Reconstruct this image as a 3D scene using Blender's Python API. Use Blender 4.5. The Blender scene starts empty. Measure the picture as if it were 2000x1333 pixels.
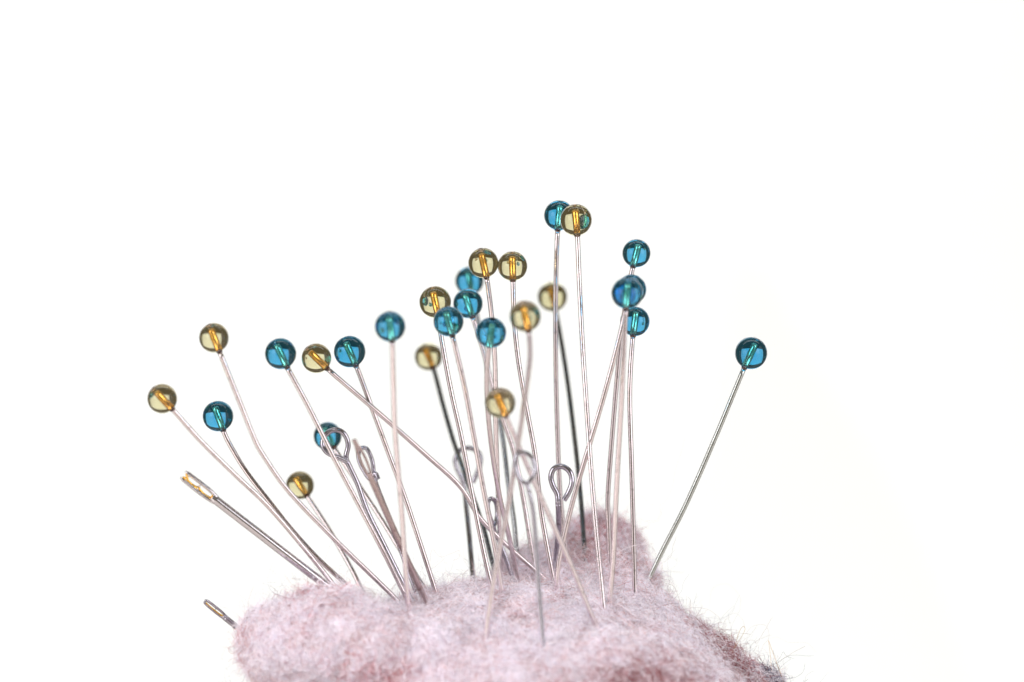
import bpy, bmesh, math, random
import numpy as np
from mathutils import Vector, Matrix
from mathutils.bvhtree import BVHTree

random.seed(7)
rng = np.random.default_rng(7)
MM = 0.001
scene = bpy.context.scene
COL = scene.collection

# ------------------------------------------------------------------ camera
ELEV = math.radians(10.0)          # the camera looks down a little
DIST = 400.0                       # mm to the plane the photograph is sharpest in
LENS = 110.0
WPP = 36.0 / LENS / 2000.0         # tangent per photograph pixel
FWD = Vector((0, math.cos(ELEV), -math.sin(ELEV)))
RIGHT = Vector((1, 0, 0))
UP = Vector((0, math.sin(ELEV), math.cos(ELEV)))
CAM = -FWD * DIST                  # mm; the world origin is the middle of the picture


def P(x, y, d):
    """photograph pixel + depth offset in mm (positive = away) -> world point in mm"""
    k = DIST + d
    return CAM + k * (FWD + RIGHT * ((x - 1000.0) * WPP) - UP * ((y - 666.5) * WPP))


def px_to_mm(n, d):
    return n * WPP * (DIST + d)


cam_data = bpy.data.cameras.new("camera")
cam = bpy.data.objects.new("camera", cam_data)
COL.objects.link(cam)
cam.location = CAM * MM
cam.rotation_euler = (math.pi / 2 - ELEV, 0, 0)
cam_data.lens = LENS
cam_data.sensor_width = 36.0
cam_data.clip_start = 0.01
cam_data.clip_end = 20.0
cam_data.dof.use_dof = True
cam_data.dof.focus_distance = (DIST - 2.0) * MM
cam_data.dof.aperture_fstop = 11.0
scene.camera = cam

# ------------------------------------------------------------------ light
world = bpy.data.worlds.new("World")
scene.world = world
world.use_nodes = True
wb = world.node_tree.nodes["Background"]
wb.inputs["Color"].default_value = (1.0, 0.85, 0.66, 1)
wb.inputs["Strength"].default_value = 0.13


def area_light(name, loc, target, sx, sy, radiance, color=(1, 1, 1)):
    ld = bpy.data.lights.new(name, 'AREA')
    ld.shape = 'RECTANGLE'
    ld.size, ld.size_y = sx * MM, sy * MM
    ld.energy = radiance * math.pi * sx * sy * MM * MM
    ld.color = color
    o = bpy.data.objects.new(name, ld)
    COL.objects.link(o)
    o.location = Vector(loc) * MM
    dirv = Vector(target) - Vector(loc)
    o.rotation_euler = dirv.to_track_quat('-Z', 'Y').to_euler()
    return o


# a softbox over the backdrop, two long side softboxes as in a light tent, one round lamp above the lens
area_light("backdrop_softbox_over", (0, 180, 420), (0, 500, 40), 700, 260, 2.85, (0.92, 0.97, 1.0))
area_light("added_backdrop_fill_under", (0, 180, -430), (0, 500, -60), 700, 260, 2.85, (0.92, 0.97, 1.0))  # unseen lamp, added to brighten and even out the backdrop
area_light("side_softbox_left", (-330, -295, 70), (0, -295, 40), 630, 330, 0.80, (1, 0.95, 0.96))
area_light("side_softbox_right", (330, -295, 70), (0, -295, 40), 630, 330, 0.80, (1, 0.96, 0.98))
area_light("square_softbox_left", (-310, -265, 120), (0, -10, -40), 200, 200, 20.0, (1, 0.965, 0.975))
area_light("square_softbox_right", (310, -265, 120), (0, -10, -40), 200, 200, 11.5, (0.985, 0.975, 1))
lamp = area_light("front_lamp", (-15, -350, 330), (0, -10, -40), 80, 80, 75.0, (1, 0.96, 0.93))
lamp.data.shape = 'DISK'

scene.view_settings.view_transform = 'Standard'
scene.view_settings.look = 'None'
scene.view_settings.gamma = 1.0
scene.view_settings.exposure = 0.07
scene.view_settings.use_curve_mapping = False
scene.render.engine = 'CYCLES'
scene.cycles.use_denoising = True
scene.cycles.max_bounces = 14
scene.cycles.transmission_bounces = 12
scene.cycles.glossy_bounces = 6
scene.cycles.diffuse_bounces = 4
scene.cycles.sample_clamp_indirect = 3.0
scene.cycles.sample_clamp_direct = 1.5
scene.cycles.blur_glossy = 0.3
scene.cycles_curves.shape = 'RIBBONS'

# ------------------------------------------------------------------ materials


def new_mat(name):
    m = bpy.data.materials.new(name)
    m.use_nodes = True
    nt = m.node_tree
    b = nt.nodes["Principled BSDF"]
    return m, nt, b


def mat_paper():
    m, nt, b = new_mat("white_paper")
    n = nt.nodes.new("ShaderNodeTexNoise")
    n.inputs["Scale"].default_value = 6.0
    r = nt.nodes.new("ShaderNodeValToRGB")
    r.color_ramp.elements[0].color = (0.86, 0.87, 0.84, 1)
    r.color_ramp.elements[1].color = (0.89, 0.89, 0.87, 1)
    nt.links.new(n.outputs["Fac"], r.inputs["Fac"])
    nt.links.new(r.outputs["Color"], b.inputs["Base Color"])
    b.inputs["Roughness"].default_value = 0.9
    b.inputs["Specular IOR Level"].default_value = 0.1
    return m


def mat_metal(name, col, rough, speck=0.0, speck_col=(0.1, 0.09, 0.09), spec_scale=1500):
    m, nt, b = new_mat(name)
    b.inputs["Metallic"].default_value = 1.0
    tc = nt.nodes.new("ShaderNodeTexCoord")
    n = nt.nodes.new("ShaderNodeTexNoise")
    n.inputs["Scale"].default_value = spec_scale
    n.inputs["Detail"].default_value = 3.0
    nt.links.new(tc.outputs["Object"], n.inputs["Vector"])
    r = nt.nodes.new("ShaderNodeValToRGB")
    r.color_ramp.elements[0].position = 0.28
    r.color_ramp.elements[0].color = tuple(c * (1 - speck) + s * speck for c, s in zip(col, speck_col)) + (1,)
    r.color_ramp.elements[1].position = 0.42
    r.color_ramp.elements[1].color = tuple(col) + (1,)
    nt.links.new(n.outputs["Fac"], r.inputs["Fac"])
    nt.links.new(r.outputs["Color"], b.inputs["Base Color"])
    n2 = nt.nodes.new("ShaderNodeTexNoise")
    n2.inputs["Scale"].default_value = 700
    nt.links.new(tc.outputs["Object"], n2.inputs["Vector"])
    mr = nt.nodes.new("ShaderNodeMapRange")
    mr.inputs["To Min"].default_value = rough * 0.7
    mr.inputs["To Max"].default_value = rough * 1.5
    nt.links.new(n2.outputs["Fac"], mr.inputs["Value"])
    nt.links.new(mr.outputs["Result"], b.inputs["Roughness"])
    bp = nt.nodes.new("ShaderNodeBump")
    bp.inputs["Strength"].default_value = 0.01
    bp.inputs["Distance"].default_value = 0.00004
    nt.links.new(n.outputs["Fac"], bp.inputs["Height"])
    nt.links.new(bp.outputs["Normal"], b.inputs["Normal"])
    return m


def mat_glass(name, tint, absorb, density):
    m, nt, b = new_mat(name)
    b.inputs["Base Color"].default_value = tuple(tint) + (1,)
    b.inputs["Transmission Weight"].default_value = 1.0
    b.inputs["Roughness"].default_value = 0.015
    b.inputs["IOR"].default_value = 1.52
    va = nt.nodes.new("ShaderNodeVolumeAbsorption")
    va.inputs["Color"].default_value = tuple(absorb) + (1,)
    va.inputs["Density"].default_value = density
    out = [n for n in nt.nodes if n.type == 'OUTPUT_MATERIAL'][0]
    nt.links.new(va.outputs["Volume"], out.inputs["Volume"])
    return m


def mat_core(name, c0, c1):
    m, nt, b = new_mat(name)
    tc = nt.nodes.new("ShaderNodeTexCoord")
    n = nt.nodes.new("ShaderNodeTexNoise")
    n.inputs["Scale"].default_value = 1800
    nt.links.new(tc.outputs["Object"], n.inputs["Vector"])
    r = nt.nodes.new("ShaderNodeValToRGB")
    r.color_ramp.elements[0].position = 0.35
    r.color_ramp.elements[0].color = tuple(c0) + (1,)
    r.color_ramp.elements[1].position = 0.6
    r.color_ramp.elements[1].color = tuple(c1) + (1,)
    nt.links.new(n.outputs["Fac"], r.inputs["Fac"])
    nt.links.new(r.outputs["Color"], b.inputs["Base Color"])
    b.inputs["Metallic"].default_value = 0.92
    b.inputs["Roughness"].default_value = 0.27
    return m


def mat_fibre():
    m, nt, b = new_mat("wool_fibre")
    at = nt.nodes.new("ShaderNodeAttribute")
    at.attribute_name = "fibre_color"
    nt.links.new(at.outputs["Color"], b.inputs["Base Color"])
    b.inputs["Roughness"].default_value = 0.75
    b.inputs["Specular IOR Level"].default_value = 0.25
    tr = nt.nodes.new("ShaderNodeBsdfTranslucent")
    nt.links.new(at.outputs["Color"], tr.inputs["Color"])
    mx = nt.nodes.new("ShaderNodeMixShader")
    mx.inputs["Fac"].default_value = 0.35
    out = [n for n in nt.nodes if n.type == 'OUTPUT_MATERIAL'][0]
    nt.links.new(b.outputs["BSDF"], mx.inputs[1])
    nt.links.new(tr.outputs["BSDF"], mx.inputs[2])
    nt.links.new(mx.outputs["Shader"], out.inputs["Surface"])
    return m


def mat_felt():
    m, nt, b = new_mat("felted_wool")
    tc = nt.nodes.new("ShaderNodeTexCoord")
    n = nt.nodes.new("ShaderNodeTexNoise")
    n.inputs["Scale"].default_value = 380
    n.inputs["Detail"].default_value = 6
    nt.links.new(tc.outputs["Object"], n.inputs["Vector"])
    r = nt.nodes.new("ShaderNodeValToRGB")
    r.color_ramp.elements[0].position = 0.36
    r.color_ramp.elements[0].color = (0.66, 0.50, 0.50, 1)
    r.color_ramp.elements[1].position = 0.58
    r.color_ramp.elements[1].color = (0.86, 0.80, 0.83, 1)
    nt.links.new(n.outputs["Fac"], r.inputs["Fac"])
    nt.links.new(r.outputs["Color"], b.inputs["Base Color"])
    b.inputs["Roughness"].default_value = 1.0
    b.inputs["Specular IOR Level"].default_value = 0.0
    return m


M_PAPER = mat_paper()
M_TABLE, _nt, _b = new_mat("matt_table")
_n = _nt.nodes.new("ShaderNodeTexNoise")
_n.inputs["Scale"].default_value = 60
_r = _nt.nodes.new("ShaderNodeValToRGB")
_r.color_ramp.elements[0].color = (0.30, 0.27, 0.24, 1)
_r.color_ramp.elements[1].color = (0.38, 0.35, 0.32, 1)
_nt.links.new(_n.outputs["Fac"], _r.inputs["Fac"])
_nt.links.new(_r.outputs["Color"], _b.inputs["Base Color"])
_b.inputs["Roughness"].default_value = 0.6
M_PIN = mat_metal("nickel_pin_wire", (0.84, 0.76, 0.78), 0.022, 0.35)
M_EYE = mat_metal("dark_steel_wire", (0.46, 0.44, 0.50), 0.12, 0.5)
M_PIN_DARK = mat_metal("dark_reflection_pin_wire", (0.62, 0.64, 0.66), 0.10, 0.93, (0.20, 0.21, 0.22), 2600)  # mirrored darkness painted into the wire colour, plus pale corrosion specks
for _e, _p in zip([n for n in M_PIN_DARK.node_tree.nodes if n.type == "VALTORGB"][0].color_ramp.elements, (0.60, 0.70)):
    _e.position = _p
M_PIN_GREY = mat_metal("grey_pin_wire", (0.60, 0.635, 0.62), 0.03, 0.35)  # pin wire greyed, its dark reflection put into the colour
M_FELT_REFLECT = mat_metal("felt_reflection_needle_steel", (0.52, 0.42, 0.41), 0.16, 0.6, (0.2, 0.1, 0.09), 900)  # brown reflection of the felt put into the steel colour
M_LOOP = mat_metal("mid_steel_wire", (0.60, 0.59, 0.66), 0.06, 0.4)  # paler eye-pin wire, bright reflection put into its colour
M_NEEDLE = mat_metal("needle_steel", (0.74, 0.71, 0.75), 0.08, 0.4)
M_GILT = mat_metal("gilded_eye", (1.0, 0.60, 0.08), 0.18, 0.5, (0.4, 0.15, 0.02))
M_BLUE = mat_glass("blue_glass", (0.97, 0.99, 1.0), (0.0, 0.69, 0.86), 860)
M_GOLD = mat_glass("gold_glass", (0.99, 0.975, 0.93), (0.70, 0.65, 0.25), 320)
M_COREB = mat_core("pale_resin_core", (1.0, 0.66, 0.34), (1.0, 0.80, 0.52))
M_COREG = mat_core("amber_resin_core", (0.62, 0.30, 0.07), (0.92, 0.56, 0.18))
M_COLLAR_DARK, _nt, _b = new_mat("dark_refraction_brown")  # dark brown standing in for refraction darkness where the wire enters
_b.inputs["Base Color"].default_value = (0.07, 0.03, 0.015, 1)
_b.inputs["Roughness"].default_value = 0.2
M_FIBRE = mat_fibre()
M_FELT = mat_felt()

# ------------------------------------------------------------------ helpers


def mesh_obj(name, verts, faces, mat, parent=None, origin=None, smooth=True):
    """verts in mm, world space; origin is the parent's world position in mm"""
    o0 = Vector(origin) if origin is not None else Vector((0, 0, 0))
    me = bpy.data.meshes.new(name)
    me.from_pydata([tuple((Vector(v) - o0) * MM) for v in verts], [], faces)
    if parent is not None:
        b_ = bmesh.new()
        b_.from_mesh(me)
        bmesh.ops.recalc_face_normals(b_, faces=b_.faces)
        b_.to_mesh(me)
        b_.free()
    me.materials.append(mat)
    if smooth:
        me.polygons.foreach_set("use_smooth", [True] * len(me.polygons))
    me.update()
    ob = bpy.data.objects.new(name, me)
    COL.objects.link(ob)
    if parent is not None:
        ob.parent = parent
    return ob


def catmull(pts, per=8):
    out = []
    n = len(pts)
    for i in range(n - 1):
        p1, p2 = pts[i], pts[i + 1]
        p0 = pts[i - 1] if i > 0 else p1 * 2 - p2
        p3 = pts[i + 2] if i + 2 < n else p2 * 2 - p1
        for k in range(per):
            t = k / per
            # centripetal-like: scale tangents by chord lengths to keep uneven spacing calm
            d1 = (p2 - p1).length
            m1 = (p2 - p0) * (d1 / max(1e-6, (p2 - p1).length + (p1 - p0).length))
            m2 = (p3 - p1) * (d1 / max(1e-6, (p3 - p2).length + (p2 - p1).length))
            t2, t3 = t * t, t * t * t
            out.append(p1 * (2 * t3 - 3 * t2 + 1) + m1 * (t3 - 2 * t2 + t) + p2 * (-2 * t3 + 3 * t2) + m2 * (t3 - t2))
    out.append(pts[-1].copy())
    return out


def tube(path, radius, sides=14, cap=True, flat=None):
    """swept tube; radius number or list; flat=(axis, factor) squashes along a world axis"""
    V, F = [], []
    n = len(path)
    rad = radius if isinstance(radius, (list, tuple)) else [radius] * n
    t_prev = (path[1] - path[0]).normalized()
    ref = Vector((0, -1, 0)) if abs(t_prev.y) < 0.9 else Vector((1, 0, 0))
    u = (ref - t_prev * ref.dot(t_prev)).normalized()
    for i in range(n):
        a = path[max(0, i - 1)]
        b = path[min(n - 1, i + 1)]
        t = (b - a).normalized()
        q = t_prev.rotation_difference(t)
        u = q @ u
        u = (u - t * u.dot(t)).normalized()
        w = t.cross(u)
        t_prev = t
        for k in range(sides):
            an = 2 * math.pi * k / sides
            off = (u * math.cos(an) + w * math.sin(an)) * rad[i]
            if flat:
                ax, f = flat
                off = off - ax * (off.dot(ax) * (1 - f))
            V.append(path[i] + off)
    for i in range(n - 1):
        for k in range(sides):
            k2 = (k + 1) % sides
            F.append((i * sides + k, i * sides + k2, (i + 1) * sides + k2, (i + 1) * sides + k))
    if cap:
        V.append(path[0].copy())
        c0 = len(V) - 1
        V.append(path[-1].copy())
        c1 = len(V) - 1
        for k in range(sides):
            k2 = (k + 1) % sides
            F.append((c0, k2, k))
            F.append((c1, (n - 1) * sides + k, (n - 1) * sides + k2))
    return V, F


def merge(*vf):
    V, F = [], []
    for v, f in vf:
        o = len(V)
        V += v
        F += [tuple(i + o for i in t) for t in f]
    return V, F


def lathe(profile, centre, axis, seg=56):
    """profile: list of (r, h); closed at both ends on the axis"""
    axis = axis.normalized()
    ref = Vector((1, 0, 0)) if abs(axis.x) < 0.8 else Vector((0, 1, 0))
    u = (ref - axis * ref.dot(axis)).normalized()
    w = axis.cross(u)
    V, F = [], []
    V.append(centre + axis * profile[0][1])
    for r, h in profile[1:-1]:
        for k in range(seg):
            a = 2 * math.pi * k / seg
            V.append(centre + axis * h + (u * math.cos(a) + w * math.sin(a)) * r)
    V.append(centre + axis * profile[-1][1])
    m = len(profile) - 2
    for k in range(seg):
        k2 = (k + 1) % seg
        F.append((0, 1 + k2, 1 + k))
        F.append((len(V) - 1, 1 + (m - 1) * seg + k, 1 + (m - 1) * seg + k2))
    for i in range(m - 1):
        for k in range(seg):
            k2 = (k + 1) % seg
            a = 1 + i * seg
            F.append((a + k, a + k2, a + seg + k2, a + seg + k))
    return V, F


def thing(name, label, cat, group, loc_mm):
    e = bpy.data.objects.new(name, None)
    e.empty_display_size = 0.002
    COL.objects.link(e)
    e.location = Vector(loc_mm) * MM
    e["label"] = label
    e["category"] = cat
    if group:
        e["group"] = group
    return e


# ------------------------------------------------------------------ the setting: a table top and a white paper backdrop beyond it
TABLE_Z = -64.0
V, F = [], []
NX, NZ = 12, 8
for i in range(NZ + 1):
    for k in range(NX + 1):
        x, z = -290 + 640 * k / NX, -208 + 450 * i / NZ
        V.append(Vector((x, 500 + 3 * math.sin(x * 0.011 + 1) + 2 * math.sin(z * 0.013), z)))
for i in range(NZ):
    for k in range(NX):
        q = i * (NX + 1) + k
        F.append((q, q + 1, q + NX + 2, q + NX + 1))
sheet = mesh_obj("backdrop", V, F, M_PAPER)
sheet["kind"] = "structure"
sheet["label"] = "white paper backdrop hanging behind the pins"


def slab(x0, x1, y0, y1, z0, z1, bev=1.5):
    b_ = bmesh.new()
    bmesh.ops.create_cube(b_, size=1.0)
    for v in b_.verts:
        v.co = Vector(((x0 + x1) / 2 + v.co.x * (x1 - x0), (y0 + y1) / 2 + v.co.y * (y1 - y0), (z0 + z1) / 2 + v.co.z * (z1 - z0)))
    bmesh.ops.bevel(b_, geom=b_.edges[:], offset=bev, segments=3, affect='EDGES')
    V = [v.co.copy() for v in b_.verts]
    b_.verts.index_update()
    F = [tuple(v.index for v in f.verts) for f in b_.faces]
    b_.free()
    return V, F


V, F = slab(-260, 260, -330, 38, TABLE_Z - 20, TABLE_Z)
top = mesh_obj("table_top", V, F, M_TABLE, smooth=False)
top["kind"] = "structure"
top["label"] = "plain pale table top under the felt pincushion"

# ------------------------------------------------------------------ the felt cushion
#  (px x, px y, depth mm, radius right mm, radius up mm, radius depth mm)
LOBES = [
    (1018, 1408, 1, 31.6, 17.4, 23.0),
    (1000, 1500, 0, 33.0, 13.0, 26.0),
    (1165, 1088, 15, 5.9, 5.7, 6.0),
    (1150, 1150, 13, 7.6, 7.0, 8.0),
    (1070, 1150, 11, 7.5, 5.0, 8.0),
    (580, 1262, -9, 7.6, 5.6, 8.0),
    (652, 1256, -11, 7.6, 6.7, 8.5),
    (735, 1274, -11, 8.0, 5.8, 8.5),
    (840, 1288, -11, 9.0, 5.6, 8.0),
    (622, 1358, -5, 7.8, 5.6, 8.0),
    (1080, 1400, -12, 25.0, 11.0, 12.5),
    (1420, 1375, -2, 7.6, 5.0, 9.0),
    (1212, 1142, 8, 4.8, 4.2, 7.0),
    (1236, 1218, 2, 6.4, 4.5, 8.0),
]
bm = bmesh.new()
for (x, y, d, rx, ry, rz) in LOBES:
    c = P(x, y, d)
    mtx = Matrix.Translation(c * MM) @ Matrix(((RIGHT.x, UP.x, FWD.x, 0), (RIGHT.y, UP.y, FWD.y, 0), (RIGHT.z, UP.z, FWD.z, 0), (0, 0, 0, 1))) @ Matrix.Diagonal((rx * MM, ry * MM, rz * MM, 1))
    bmesh.ops.create_icosphere(bm, subdivisions=4, radius=1.0, matrix=mtx)
tmp_me = bpy.data.meshes.new("felt_lobes")
bm.to_mesh(tmp_me)
bm.free()
tmp = bpy.data.objects.new("felt_lobes", tmp_me)
COL.objects.link(tmp)
md = tmp.modifiers.new("r", 'REMESH')
md.mode = 'VOXEL'
md.voxel_size = 0.0008
ms = tmp.modifiers.new("s", 'SMOOTH')
ms.factor = 0.5
ms.iterations = 14
dg = bpy.context.evaluated_depsgraph_get()
ev = tmp.evaluated_get(dg)
felt_me = bpy.data.meshes.new_from_object(ev)
bpy.data.objects.remove(tmp)
nv = len(felt_me.vertices)
co = np.empty(nv * 3)
felt_me.vertices.foreach_get("co", co)
co = co.reshape(-1, 3) / MM
nor = np.empty(nv * 3)
felt_me.vertices.foreach_get("normal", nor)
nor = nor.reshape(-1, 3)


def wave_noise(p, freq, seed, n=18):
    r = np.random.default_rng(seed)
    k = r.normal(size=(n, 3))
    k /= np.linalg.norm(k, axis=1)[:, None]
    k *= freq * r.uniform(0.6, 1.5, size=(n, 1))
    ph = r.uniform(0, 2 * np.pi, n)
    return np.sin(p @ k.T + ph).sum(1) / math.sqrt(n / 2.0)


co += nor * (0.16 * wave_noise(co, 0.55, 4) + 0.16 * wave_noise(co, 1.1, 1) + 0.10 * wave_noise(co, 2.4, 2))[:, None]
co[:, 2] = np.maximum(co[:, 2], TABLE_Z + 0.05)
felt_me.vertices.foreach_set("co", (co * MM).ravel())
felt_me.update()
felt_me.materials.clear()
felt_me.materials.append(M_FELT)
felt_me.polygons.foreach_set("use_smooth", [True] * len(felt_me.polygons))
cushion = thing("felt_pincushion", "lumpy pincushion of pale pink and lilac felted wool holding the pins", "pincushion", None, (0, 0, TABLE_Z))
felt = bpy.data.objects.new("felt_body", felt_me)
COL.objects.link(felt)
felt.parent = cushion
felt.location = (0, 0, -TABLE_Z * MM)

felt_me.calc_loop_triangles()
ntri = len(felt_me.loop_triangles)
tri = np.empty(ntri * 3, dtype=np.int32)
felt_me.loop_triangles.foreach_get("vertices", tri)
tri = tri.reshape(-1, 3)
bvh = BVHTree.FromPolygons([tuple(v) for v in co], [tuple(int(i) for i in t) for t in tri])


def on_felt(x, y):
    """depth offset in mm where the line of sight through a pixel meets the felt, or None"""
    d = (P(x, y, 0) - CAM).normalized()
    hit = bvh.ray_cast(CAM, d)
    if hit[0] is None:
        return None
    return (hit[0] - CAM).dot(FWD) - DIST


# ------------------------------------------------------------------ wool fibres
CAMv = np.array(CAM)
FW, RT, UPV = np.array(FWD), np.array(RIGHT), np.array(UP)


def project(p):
    v = p - CAMv
    z = v @ FW
    return np.stack([1000 + (v @ RT) / z / WPP, 666.5 - (v @ UPV) / z / WPP], 1), z - DIST


# patches of darker dyed wool: (px x, px y, rx, ry, strength, colour)
ROSE = np.array((0.40, 0.15, 0.16))
RED = np.array((0.26, 0.08, 0.085))
NAVY = np.array((0.03, 0.03, 0.07))
PATCHES = [
    (1265, 1326, 85, 22, 0.85, RED), (1180, 1335, 60, 14, 0.5, RED),
    (1385, 1228, 16, 18, 0.45, RED), (1405, 1255, 16, 20, 0.6, RED), (1425, 1280, 17, 20, 0.75, RED),
    (1445, 1308, 18, 20, 0.75, RED), (1460, 1332, 20, 20, 0.7, RED),
    (1512, 1330, 22, 14, 0.95, NAVY),
    (600, 1163, 60, 14, 0.22, ROSE), (660, 1180, 50, 14, 0.2, ROSE), (1200, 1035, 55, 30, 0.35, ROSE),
    (1150, 1060, 40, 30, 0.25, ROSE), (690, 1305, 45, 18, 0.5, ROSE), (770, 1326, 45, 18, 0.75, ROSE), (475, 1250, 12, 30, 0.15, ROSE),
]


def sample_felt(n, face_cam_min=-0.35):
    a, b, c = co[tri[:, 0]], co[tri[:, 1]], co[tri[:, 2]]
    cr = np.cross(b - a, c - a)
    ar = np.linalg.norm(cr, axis=1)
    nn = cr / np.maximum(ar, 1e-9)[:, None]
    cen = (a + b + c) / 3
    view = CAMv - cen
    view /= np.linalg.norm(view, axis=1)[:, None]
    facing = (nn * view).sum(1)
    px, dep = project(cen)
    w = ar * np.where(facing > face_cam_min, 1.0, 0.12)
    w = w * np.where(px[:, 1] < 1400, 1.0, 0.12)
    idx = rng.choice(len(w), size=n, p=w / w.sum())
    u, v = rng.random(n), rng.random(n)
    fl = u + v > 1
    u[fl], v[fl] = 1 - u[fl], 1 - v[fl]
    pos = a[idx] + (b - a)[idx] * u[:, None] + (c - a)[idx] * v[:, None]
    return pos, nn[idx]


PALE = np.array([(0.86, 0.82, 0.85), (0.82, 0.79, 0.85), (0.88, 0.82, 0.84), (0.90, 0.88, 0.90), (0.74, 0.73, 0.79)])
PINK = np.array([(0.74, 0.58, 0.58), (0.62, 0.42, 0.42), (0.46, 0.26, 0.26), (0.66, 0.48, 0.45)])
DARK = np.array([(0.22, 0.14, 0.15), (0.30, 0.22, 0.26), (0.34, 0.16, 0.15)])


def fibre_colours(pos):
    n = len(pos)
    m = 0.5 + 0.24 * wave_noise(pos, 0.9, 11) + 0.24 * wave_noise(pos, 2.6, 12) + 0.26 * wave_noise(pos, 5.0, 13)
    p_pink = np.clip(0.02 + 0.85 * (m - 0.56), 0.02, 0.70)
    px, dep = project(pos)
    p_pink = p_pink + 0.08 * np.clip((1215 - px[:, 1]) / 50, 0, 1) * np.clip((px[:, 0] - 830) / 80, 0, 1)
    r = rng.random(n)
    colr = PALE[rng.integers(0, len(PALE), n)].copy()
    pk = r < p_pink
    colr[pk] = PINK[rng.integers(0, len(PINK), pk.sum())]
    dk = rng.random(n) < 0.022
    colr[dk] = DARK[rng.integers(0, len(DARK), dk.sum())]
    px, dep = project(pos)
    for (x, y, rx, ry, s, cc) in PATCHES:
        q = ((px[:, 0] - x) / rx) ** 2 + ((px[:, 1] - y) / ry) ** 2
        hit = rng.random(n) < s * np.exp(-q * 0.9)
        hit &= dep < 22
        k = hit.sum()
        colr[hit] = cc * rng.uniform(0.7, 1.6, (k, 1))
    return np.clip(colr * rng.uniform(0.90, 1.07, (n, 1)) * np.array((0.985, 0.975, 1.0)), 0, 0.93)


def grow(n, pts, length, lift, wander, curl, depth0, depth1, radius, facing=-0.35):
    """random-walk fibres; returns positions (n, pts, 3), colours, radii"""
    root, nn = sample_felt(n, facing)
    colr = fibre_colours(root)
    rnd = rng.normal(size=(n, 3))
    t = rnd - nn * (rnd * nn).sum(1)[:, None]
    t /= np.linalg.norm(t, axis=1)[:, None]
    lf = rng.uniform(lift[0], lift[1], n)
    t = t * np.cos(lf)[:, None] + nn * np.sin(lf)[:, None]
    L = rng.uniform(length[0], length[1], n)
    ds = (L / (pts - 1))[:, None]
    ax = rng.normal(size=(n, 3)) * (0.18 if lift[1] < 0.3 else 0.6) + nn * rng.choice([-1, 1], n)[:, None]
    ax /= np.linalg.norm(ax, axis=1)[:, None]
    cr = rng.normal(0, curl, n)
    pos = np.empty((n, pts, 3))
    p = root + nn * rng.uniform(depth0, depth1, n)[:, None]
    # start half a length back so the fibre is centred on its root
    KAP = 0.085 if lift[1] < 0.3 else 0.0
    if lift[1] < 0.3:
        p = p - t * (L * 0.5)[:, None] - nn * (KAP * L * L / 8)[:, None]
        t = t + nn * (KAP * L / 2)[:, None]
    for k in range(pts):
        pos[:, k] = p
        p = p + t * ds
        ang = (cr * L / (pts - 1))[:, None]
        jit = rng.normal(size=(n, 3)) * wander
        if KAP:
            jit -= nn * ((jit * nn).sum(1) * 0.8)[:, None]
        t = t * np.cos(ang) + np.cross(ax, t) * np.sin(ang) + jit - nn * (KAP * ds)
        t /= np.linalg.norm(t, axis=1)[:, None]
    rad = np.repeat(rng.uniform(radius[0], radius[1], n)[:, None], pts, 1)
    rad[:, -1] *= 0.5
    rad[:, 0] *= 0.6
    return pos, colr, rad


def curves_obj(name, pos_list, parent, origin):
    sizes, P_, R_, C_ = [], [], [], []
    for pos, colr, rad in pos_list:
        n, k = pos.shape[:2]
        sizes += [k] * n
        P_.append(pos.reshape(-1, 3))
        R_.append(rad.reshape(-1))
        C_.append(colr)
    P_ = (np.concatenate(P_) - np.array(origin)) * MM
    R_ = np.concatenate(R_) * MM
    C_ = np.concatenate(C_)
    hc = bpy.data.hair_curves.new(name)
    hc.add_curves(sizes)
    hc.position_data.foreach_set("vector", P_.astype(np.float32).ravel())
    ra = hc.attributes.get("radius") or hc.attributes.new("radius", 'FLOAT', 'POINT')
    ra.data.foreach_set("value", R_.astype(np.float32))
    ca = hc.attributes.new("fibre_color", 'FLOAT_COLOR', 'CURVE')
    ca.data.foreach_set("color", np.concatenate([C_, np.ones((len(C_), 1))], 1).astype(np.float32).ravel())
    hc.materials.append(M_FIBRE)
    o = bpy.data.objects.new(name, hc)
    COL.objects.link(o)
    o.parent = parent
    return o


ORG = (0, 0, TABLE_Z)
layers = [
    grow(100000, 8, (2.0, 4.5), (-0.03, 0.05), 0.20, 0.5, -0.15, 0.15, (0.018, 0.029)),
    grow(36000, 10, (2.0, 5.0), (-0.02, 0.14), 0.28, 0.8, 0.0, 0.30, (0.013, 0.020)),
    grow(8000, 12, (1.5, 4.5), (0.05, 0.7), 0.26, 1.2, -0.1, 0.1, (0.008, 0.012)),
    grow(2200, 18, (3.0, 9.0), (0.15, 0.9), 0.16, 0.8, -0.1, 0.1, (0.009, 0.013)),
]
layers[3] = (layers[3][0], layers[3][1] * 0.55, layers[3][2])
layers[2] = (layers[2][0], layers[2][1] * 0.75, layers[2][2])
fib = curves_obj("wool_fibres", layers, cushion, ORG)
fib["kind"] = "stuff"

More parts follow.
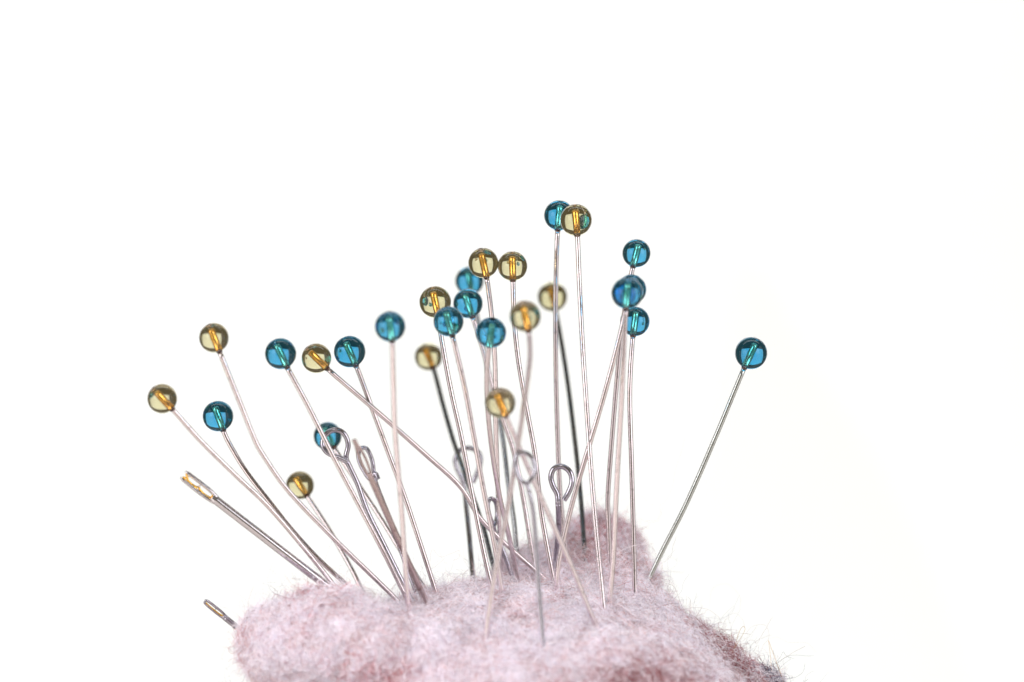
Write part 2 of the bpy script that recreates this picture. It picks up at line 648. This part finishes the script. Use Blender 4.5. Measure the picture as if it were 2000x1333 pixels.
# long stray hairs seen against the white
STRAYS = [
    # (points px, depth, radius mm, colour)
    ([(1434, 1266), (1446, 1230), (1453, 1224), (1455, 1231), (1440, 1258), (1430, 1275)], -4, 0.012, (0.42, 0.26, 0.10)),
    ([(1501, 1251), (1505, 1285), (1507, 1312)], -4, 0.012, (0.55, 0.33, 0.14)),
    ([(1501, 1251), (1515, 1290), (1528, 1325), (1534, 1345)], -4, 0.013, (0.55, 0.33, 0.14)),
    ([(1300, 1140), (1316, 1146), (1330, 1180), (1340, 1200)], 0, 0.011, (0.35, 0.28, 0.26)),
    ([(1385, 1185), (1392, 1150), (1420, 1141), (1445, 1165), (1445, 1190)], 6, 0.006, (0.6, 0.55, 0.55)),
    ([(1455, 1240), (1470, 1224), (1495, 1222), (1502, 1245), (1490, 1262), (1482, 1285)], 2, 0.008, (0.5, 0.42, 0.42)),
    ([(1412, 1240), (1418, 1210), (1435, 1198), (1450, 1210), (1455, 1228)], 3, 0.007, (0.55, 0.5, 0.5)),
    ([(1502, 1248), (1518, 1245), (1540, 1255), (1575, 1256), (1595, 1275)], 3, 0.006, (0.6, 0.55, 0.55)),
    ([(1210, 979), (1232, 972), (1250, 968), (1272, 985), (1295, 984), (1312, 955), (1320, 915), (1330, 885), (1338, 855)], 6, 0.006, (0.6, 0.56, 0.56)),
    ([(842, 1130), (840, 1095), (845, 1074), (860, 1088), (880, 1082), (897, 1076), (896, 1090), (885, 1095)], 2, 0.008, (0.5, 0.42, 0.42)),
    ([(905, 1140), (903, 1125), (912, 1115), (926, 1113), (930, 1120)], -2, 0.009, (0.4, 0.32, 0.30)),
    ([(1180, 1085), (1195, 1079), (1205, 1080), (1220, 1072), (1240, 1066), (1262, 1063), (1266, 1072)], -3, 0.011, (0.85, 0.78, 0.80)),
    ([(1130, 1088), (1142, 1066), (1154, 1068), (1152, 1080), (1138, 1089)], 0, 0.011, (0.45, 0.25, 0.24)),
    ([(1248, 1085), (1258, 1079), (1267, 1088), (1260, 1104)], -1, 0.011, (0.45, 0.30, 0.28)),
    ([(1004, 1042), (1012, 1050), (1014, 1066), (1006, 1072), (998, 1062)], -4, 0.011, (0.8, 0.75, 0.78)),
    ([(820, 1105), (830, 1112), (845, 1110), (870, 1090)], -4, 0.007, (0.5, 0.45, 0.45)),
]
for pts, d, r, c in STRAYS:
    path = catmull([P(x, y, d + 0.6 * math.sin(i * 1.7)) for i, (x, y) in enumerate(pts)], 6)
    arr = np.array([[tuple(p) for p in path]])
    curves_obj("stray_fibre", [(arr, np.array([c]), np.full((1, len(path)), r * 1.7))], cushion, ORG)

# ------------------------------------------------------------------ bead-headed pins
PIN_R = 0.315


def place_path(px_pts, d_head, d_base, bury=6.0):
    """pixel polyline from head to base with depth running evenly along it; carried on into the felt"""
    if d_base is None:
        d_base = on_felt(*px_pts[-1])
        if d_base is None:
            d_base = 2.0
    ls = [0.0]
    for a, b in zip(px_pts[:-1], px_pts[1:]):
        ls.append(ls[-1] + math.hypot(b[0] - a[0], b[1] - a[1]))
    pts = [P(x, y, d_head + (d_base - d_head) * l / ls[-1]) for (x, y), l in zip(px_pts, ls)]
    t = (pts[-1] - pts[-2]).normalized()
    base = pts[-1].copy()
    pts.append(pts[-1] + t * bury)
    return pts, base


def bead_profile(R):
    hr, neck = 0.36, 0.40
    prof = [(0, R * 0.60), (hr * 0.5, R * 0.62), (hr * 0.85, R * 0.72), (hr * 0.95, R * 0.88)]
    a0 = math.asin(hr / R)
    a1 = math.pi - math.asin(neck / R)
    n = 34
    for k in range(n + 1):
        a = a0 + (a1 - a0) * k / n
        prof.append((R * math.sin(a), R * math.cos(a)))
    prof.append((neck * 0.97, -R * 1.035))
    prof.append((0, -R * 1.035))
    return prof


def bead_pin(label, colour, head, r_px, pts, d_head, d_base=None, wire=M_PIN):
    path, base = place_path([head] + pts, d_head, d_base)
    e = thing("bead_headed_pin", label, "pin", "bead-headed pins stuck in the felt cushion", base)
    c = path[0]
    R = px_to_mm(r_px, d_head) * 0.985
    axis = (path[0] - path[1]).normalized()
    sm = catmull(path, 10)
    # the wire leaves the bead at its lower pole
    start = c - axis * (R * 1.0)
    keep = [p for p in sm if (p - c).length > R * 1.12]
    V, F = tube([start] + keep, PIN_R, 16)
    mesh_obj("shaft", V, F, wire, e, base)
    V, F = lathe(bead_profile(R), c, axis)
    b = mesh_obj("bead", V, F, M_BLUE if colour == "blue" else M_GOLD, e, base)
    rc = PIN_R * 0.94
    V, F = lathe([(0, R * 0.43), (rc * 0.7, R * 0.42), (rc, R * 0.38), (rc, 0.2 * R), (rc, -0.3 * R), (rc * 1.03, -0.8 * R), (rc * 1.0, -R * 1.02), (0, -R * 1.03)], c, axis, 20)
    mesh_obj("core", V, F, M_COREB if colour == "blue" else M_COREG, b, base)
    V, F = lathe([(0, -R * 0.70), (rc * 1.02, -R * 0.71), (rc * 1.12, -R * 0.86), (rc * 1.28, -R * 1.0), (rc * 1.28, -R * 1.06), (0, -R * 1.075)], c, axis, 20)
    mesh_obj("refraction_collar", V, F, M_COLLAR_DARK, b, base)  # collar added for the dark refraction at the bead's foot
    return e


PINS = [
    ("gold glass bead pin, leftmost bead of all, leaning far out to the side", "gold", (317, 779), 29.5, [(340, 803), (391, 860), (460, 928), (521, 986), (590, 1066), (654, 1146), (690, 1195)], -12, -4),
    ("blue bead pin on a bowed wire, between the two leftmost gold beads", "blue", (426, 813), 30.5, [(437, 843), (447, 865), (480, 920), (530, 985), (570, 1035), (620, 1090), (680, 1146), (715, 1185)], 0, 0),
    ("gold bead pin on a kinked wire, standing above the leftmost blue bead", "gold", (418, 660), 29.5, [(430, 690), (470, 790), (499, 862), (512, 886), (560, 955), (650, 1050), (770, 1167), (790, 1190)], -12, -6),
    ("blue bead pin whose wire crosses in front of the small blue bead and wire loop", "blue", (548, 691), 31, [(562, 720), (600, 790), (650, 890), (700, 985), (750, 1080), (790, 1160), (800, 1180)], -9, -7),
    ("gold bead pin with the most slanted wire, crossing many others to the middle", "gold", (618, 700), 29.5, [(641, 722), (735, 803), (830, 887), (900, 952), (936, 1010), (978, 1054), (1067, 1133)], -4, None),
    ("sharp blue bead pin touching the gold bead with the slanted wire", "blue", (683, 687), 31.5, [(696, 716), (720, 780), (755, 875), (790, 970), (820, 1060), (855, 1168), (862, 1190)], -2, -2),
    ("blurred blue bead pin on an almost upright wire, alone between bead clusters", "blue", (762, 638), 30.5, [(766, 668), (768, 740), (772, 850), (783, 980), (790, 1080), (796, 1170), (798, 1195)], -19, -12),
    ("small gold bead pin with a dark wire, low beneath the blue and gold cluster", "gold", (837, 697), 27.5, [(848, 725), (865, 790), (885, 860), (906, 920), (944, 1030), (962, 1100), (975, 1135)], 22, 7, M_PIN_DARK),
    ("gold bead pin partly covered by a blue bead at its lower edge", "gold", (850, 590), 31.5, [(857, 623), (862, 660), (880, 760), (900, 850), (925, 980), (945, 1080), (962, 1155)], -3, None),
    ("blue bead pin overlapping the bottom of a gold bead", "blue", (876, 628), 30, [(884, 657), (905, 745), (925, 850), (945, 960), (965, 1060), (982, 1168)], -11, None),
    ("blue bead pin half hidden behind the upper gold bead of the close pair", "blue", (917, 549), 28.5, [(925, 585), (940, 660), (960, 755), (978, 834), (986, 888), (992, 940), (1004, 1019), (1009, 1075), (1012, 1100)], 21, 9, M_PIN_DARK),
    ("blue bead pin just beneath the half hidden blue bead, on a pale bent wire", "blue", (914, 593), 29.5, [(924, 622), (945, 690), (965, 770), (982, 818), (1004, 886), (1024, 985), (1036, 1060), (1045, 1110)], 7, 5),
    ("gold bead pin with streaked top, first of the touching gold pair over blue beads", "gold", (944, 514), 30, [(951, 545), (960, 615), (966, 690), (968, 760), (968, 820), (972, 940), (977, 1052), (985, 1128)], -2, None),
    ("gold bead pin with streaked top, second of the touching pair, free of blue beads", "gold", (1001, 520), 29.5, [(1002, 553), (1004, 620), (1012, 700), (1027, 790), (1045, 890), (1057, 1000), (1070, 1075), (1083, 1145)], -2, None),
    ("blurred blue bead pin right above the lowest central gold bead", "blue", (959, 650), 30.5, [(955, 681), (951, 720), (952, 790), (961, 880), (976, 970), (990, 1030), (1003, 1090), (1013, 1146)], -14, None),
    ("most blurred gold bead pin, its curved wire ending low in the front of the felt", "gold", (1026, 618), 31, [(1033, 650), (1035, 700), (1025, 780), (1013, 860), (1003, 925), (990, 1000), (970, 1100), (955, 1195), (947, 1253)], -22, None),
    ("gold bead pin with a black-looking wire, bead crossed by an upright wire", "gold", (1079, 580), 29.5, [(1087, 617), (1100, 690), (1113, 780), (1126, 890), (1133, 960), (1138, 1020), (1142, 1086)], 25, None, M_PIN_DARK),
    ("tallest blue bead pin, its bead overlapped by the tallest gold bead", "blue", (1092, 421), 30, [(1089, 452), (1086, 540), (1085, 640), (1086, 740), (1089, 850), (1093, 950), (1099, 1020), (1108, 1105)], 3, None),
    ("tallest gold bead pin, in front of the tallest blue bead", "gold", (1125, 430), 31.5, [(1128, 465), (1131, 540), (1138, 680), (1146, 800), (1153, 900), (1161, 1000), (1169, 1085), (1179, 1187)], -4, None),
    ("lowest central gold bead pin, its wire running down behind a wire loop", "gold", (977, 787), 30.5, [(990, 818), (1005, 853), (1030, 910), (1060, 980), (1090, 1047), (1120, 1115), (1150, 1190), (1167, 1230)], -20, None),
    ("topmost blue bead pin of the column of four blue beads", "blue", (1243, 495), 28, [(1236, 522), (1226, 570), (1214, 650), (1205, 740), (1195, 860), (1188, 953), (1187, 985), (1189, 1040), (1191, 1108)], 0, None),
    ("blue bead pin behind the foremost bead of the blue column, wire slanting across", "blue", (1233, 566), 30, [(1222, 605), (1212, 650), (1180, 772), (1150, 873), (1120, 975), (1098, 1065), (1090, 1110), (1087, 1158)], -9, None),
    ("foremost blurred blue bead pin in the column of four, on an upright wire", "blue", (1225, 573), 31.5, [(1222, 606), (1218, 700), (1213, 800), (1207, 900), (1203, 980), (1198, 1085), (1190, 1188)], -15, None),
    ("lowest blue bead pin of the column, crossed by pale wires", "blue", (1240, 628), 29.5, [(1236, 658), (1231, 730), (1230, 790), (1233, 890), (1236, 1000), (1238, 1080), (1240, 1167)], -2, None),
    ("blue bead pin standing alone, leaning away over the bare white background", "blue", (1467, 690), 32, [(1453, 720), (1400, 848), (1340, 985), (1292, 1080), (1262, 1142)], 1, 3, M_PIN_GREY),
    ("small blue bead pin seen through the wire loop in front of it", "blue", (640, 852), 28, [(656, 880), (700, 946), (747, 1018), (780, 1072), (818, 1132), (850, 1185)], 11, 3),
    ("small gold bead pin, lowest bead, crossed by a kinked pin's wire", "gold", (586, 948), 28, [(604, 975), (640, 1030), (668, 1078), (690, 1118), (708, 1156), (722, 1190)], 12, 5),
]
for a in PINS:
    bead_pin(*a)

# ------------------------------------------------------------------ eye pins (wire bent to an open loop)
EYE_R = 0.31


def eye_pin(label, loop_px, shaft_px, d_loop, d_base=None, width_px=9.6, tilt=0.0, cross=0.7, wire=M_EYE):
    """loop_px: tail end first, round the loop, to the neck; shaft_px: from the neck to the base"""
    path, base = place_path([loop_px[-1]] + shaft_px, d_loop, d_base)
    n = len(loop_px)
    loop = []
    for i, (x, y) in enumerate(loop_px[:-1]):
        f = 1 - i / (n - 1)
        loop.append(P(x, y, d_loop - cross * f + tilt * (x - loop_px[-1][0])))
    e = thing("eye_pin", label, "pin", "eye pins with wire loops", base)
    full = catmull(loop + path, 9)
    r = px_to_mm(width_px, d_loop) / 2
    k = 9 * (n - 1)
    V, F = tube(full[:k + 1], r, 16)
    mesh_obj("loop", V, F, wire, e, base)
    V, F = tube(full[k:], r * 0.999, 16)
    mesh_obj("shaft", V, F, wire, e, base)
    return e


eye_pin("wire eye pin with a closed round loop in front of the small blue bead",
        [(680, 903), (668, 897), (653, 891), (639, 884), (631, 872), (631, 859), (640, 846), (654, 840), (668, 844), (677, 856), (680, 871), (676, 894)],
        [(683, 912), (697, 942), (718, 1000), (750, 1065), (791, 1148), (812, 1190)], -3, -3, 10.4, cross=1.0)
eye_pin("wire eye pin with a narrow loop tight behind the blurred upright needle",
        [(739, 936), (733, 925), (722, 935), (712, 922), (703, 905), (700, 888), (706, 876), (715, 876), (723, 889), (728, 905), (730, 922)],
        [(735, 945), (746, 975), (765, 1025), (786, 1085), (810, 1150), (822, 1185)], 3, -1, 8.6, tilt=-0.02, cross=0.6)
eye_pin("pale bluish wire eye pin with an open round loop, far behind",
        [(923, 943), (932, 924), (938, 906), (938, 890), (928, 879), (913, 875), (898, 881), (889, 897), (892, 915), (901, 934), (907, 956)],
        [(911, 992), (915, 1030), (920, 1085), (925, 1146)], 17, 7, 9.8, cross=0.3, wire=M_LOOP)
eye_pin("blurred wire eye pin in front, its shaft sunk lowest in the felt",
        [(1032, 944), (1043, 928), (1044, 910), (1037, 893), (1022, 884), (1010, 889), (1006, 905), (1010, 925), (1019, 940), (1029, 947), (1033, 960)],
        [(1041, 1000), (1047, 1070), (1053, 1160), (1062, 1267)], -20, None, 9.4, cross=0.6, wire=M_LOOP)
eye_pin("sharp dark wire eye pin with an open loop below the tallest blue bead",
        [(1101, 978), (1110, 963), (1117, 943), (1115, 926), (1106, 915), (1093, 911), (1081, 917), (1076, 932), (1080, 949), (1088, 965), (1090, 984)],
        [(1091, 1010), (1091, 1035), (1087, 1075), (1084, 1115)], -2, None, 11.0, cross=0.5)
eye_pin("dark wire eye pin with a narrow loop seen nearly edge-on, low among wires",
        [(963, 1031), (969, 1018), (971, 1000), (968, 982), (960, 974), (954, 980), (953, 994), (957, 1010), (963, 1026), (968, 1043)],
        [(977, 1062), (988, 1090), (1004, 1139)], 5, None, 8.6, tilt=0.12, cross=0.5)

# ------------------------------------------------------------------ sewing needles


def rounded(path, r, taper0=0.35, taper1=1.0):
    n = len(path)
    rad = []
    for i in range(n):
        t = i / (n - 1)
        f = 1.0
        if t < 0.12:
            f = taper0 + (1 - taper0) * math.sin(t / 0.12 * math.pi / 2)
        if t > 0.75:
            f *= taper1 + (1 - taper1) * math.cos((t - 0.75) / 0.25 * math.pi / 2)
        rad.append(r * f)
    return rad


def needle(label, tip, base_px, d_tip, d_base, width_px, rails, gilt, bridges, shaft_from, bend=None, steel=M_NEEDLE):
    """rails: list of [(s, w), ...] polylines in needle space (px along, px across) forming the eye's two sides;
    gilt: gilded linings; bridges: crossing pieces; shaft_from: where the solid shaft begins"""
    tx, ty = base_px[0] - tip[0], base_px[1] - tip[1]
    L = math.hypot(tx, ty)
    ux, uy = tx / L, ty / L

    def Q(s, w):
        return P(tip[0] + ux * s - uy * w, tip[1] + uy * s + ux * w, d_tip + (d_base - d_tip) * s / L)
    base = Q(L, 0)
    e = thing("sewing_needle", label, "needle", "sewing needles", base)
    r = px_to_mm(width_px, d_tip) / 2
    pts = [Q(shaft_from, 0), Q(shaft_from + 8, 0), Q(shaft_from + 30, 0), Q(L * 0.6, bend or 0), Q(L, 0), Q(L + 90, 0)]
    sm = catmull(pts, 8)
    rr = [r] * len(sm)
    for i in range(8):
        rr[i] = r * (0.78 + 0.22 * i / 8)
    V, F = tube(sm, rr, 22)
    mesh_obj("shaft", V, F, steel, e, base)
    parts = []
    flat = (FWD, 1.25)
    for pl, wr in rails:
        pth = catmull([Q(s, w) for s, w in pl], 6)
        parts.append(tube(pth, rounded(pth, px_to_mm(wr, d_tip) / 2, 0.4, 0.9), 14, True, flat))
    for pl, wr in bridges:
        pth = catmull([Q(s, w) for s, w in pl], 4)
        parts.append(tube(pth, px_to_mm(wr, d_tip) / 2, 10, True, flat))
    V, F = merge(*parts)
    eye = mesh_obj("eye", V, F, steel, e, base)
    for pl, wr in gilt:
        pth = catmull([Q(s, w) for s, w in pl], 6)
        V, F = tube(pth, px_to_mm(wr, d_tip) / 2, 10, True, flat)
        mesh_obj("gilding", V, F, M_GILT, eye, base)
    return e


# the big forked self-threading needle: two eyes in line behind an open fork
needle("thick forked needle with two gilded eyes, jutting out below the leftmost pins", (357, 927), (640, 1146), -10, -6, 17.5,
       rails=[([(0, -8.0), (14, -8.2), (40, -8.6), (62, -8.0), (80, -5.6), (92, -3.5)], 7.8),
              ([(0, 7.4), (14, 8.0), (40, 8.4), (62, 8.0), (80, 5.8), (92, 3.5)], 7.8)],
       gilt=[([(3, 4.4), (9, 1.8), (11.5, 0.4), (16, 3.0), (26, 4.2), (36, 3.0), (40, 0.8), (44, 2.4), (54, 4.6), (66, 4.0), (73, 2.0)], 4.0),
             ([(4, -4.4), (9, -2.0), (11.5, -0.2)], 3.4), ([(70, -2.6), (74, -0.4), (82, 0.8)], 4.6)],
       bridges=[([(11.5, -6), (11.5, 0), (11.5, 5)], 2.8), ([(38, -7), (40, -1), (40, 6)], 3.8), ([(72, -7), (76, 0), (72, 7)], 6.0)],
       shaft_from=72)
# small needle poking out beside the lobe
needle("small needle with one long gilded eye poking out beside the rounded felt lobe", (399, 1174), (466, 1228), 0, 2, 12.0,
       rails=[([(1.5, 0.5), (2.5, -2.8), (8, -4.2), (24, -4.6), (40, -4.6), (52, -3.2), (62, -2)], 5.4),
              ([(1.5, -0.5), (2.5, 2.4), (8, 3.8), (24, 4.3), (40, 4.2), (52, 3.2), (62, 2)], 4.4)],
       gilt=[([(5, 0.6), (8, 1.4), (24, 1.8), (40, 1.4), (46, 0.2)], 3.0)],
       bridges=[([(48, -3.6), (50, 0), (48, 3.6)], 6.0), ([(27, -4), (27, 4)], 2.0)],
       shaft_from=47, steel=M_EYE)
# blurred brownish needle in front of the narrow eye pin
needle("blurred brownish needle with a slot eye, upright among the eye pins", (691, 858), (828, 1168), -17, -7, 13.0,
       rails=[([(12, -1.0), (20, -3.8), (40, -5.6), (58, -5.2), (76, -3.4), (92, -2.0)], 5.6),
              ([(12, 1.0), (20, 3.2), (40, 4.6), (58, 4.6), (76, 3.2), (92, 2.0)], 5.6),
              ([(0, 0), (4, 0), (10, 0), (16, 0), (24, 0)], 9.0)],
       gilt=[],
       bridges=[([(74, -3), (78, 0), (74, 3)], 8.0)],
       shaft_from=74, steel=M_FELT_REFLECT)
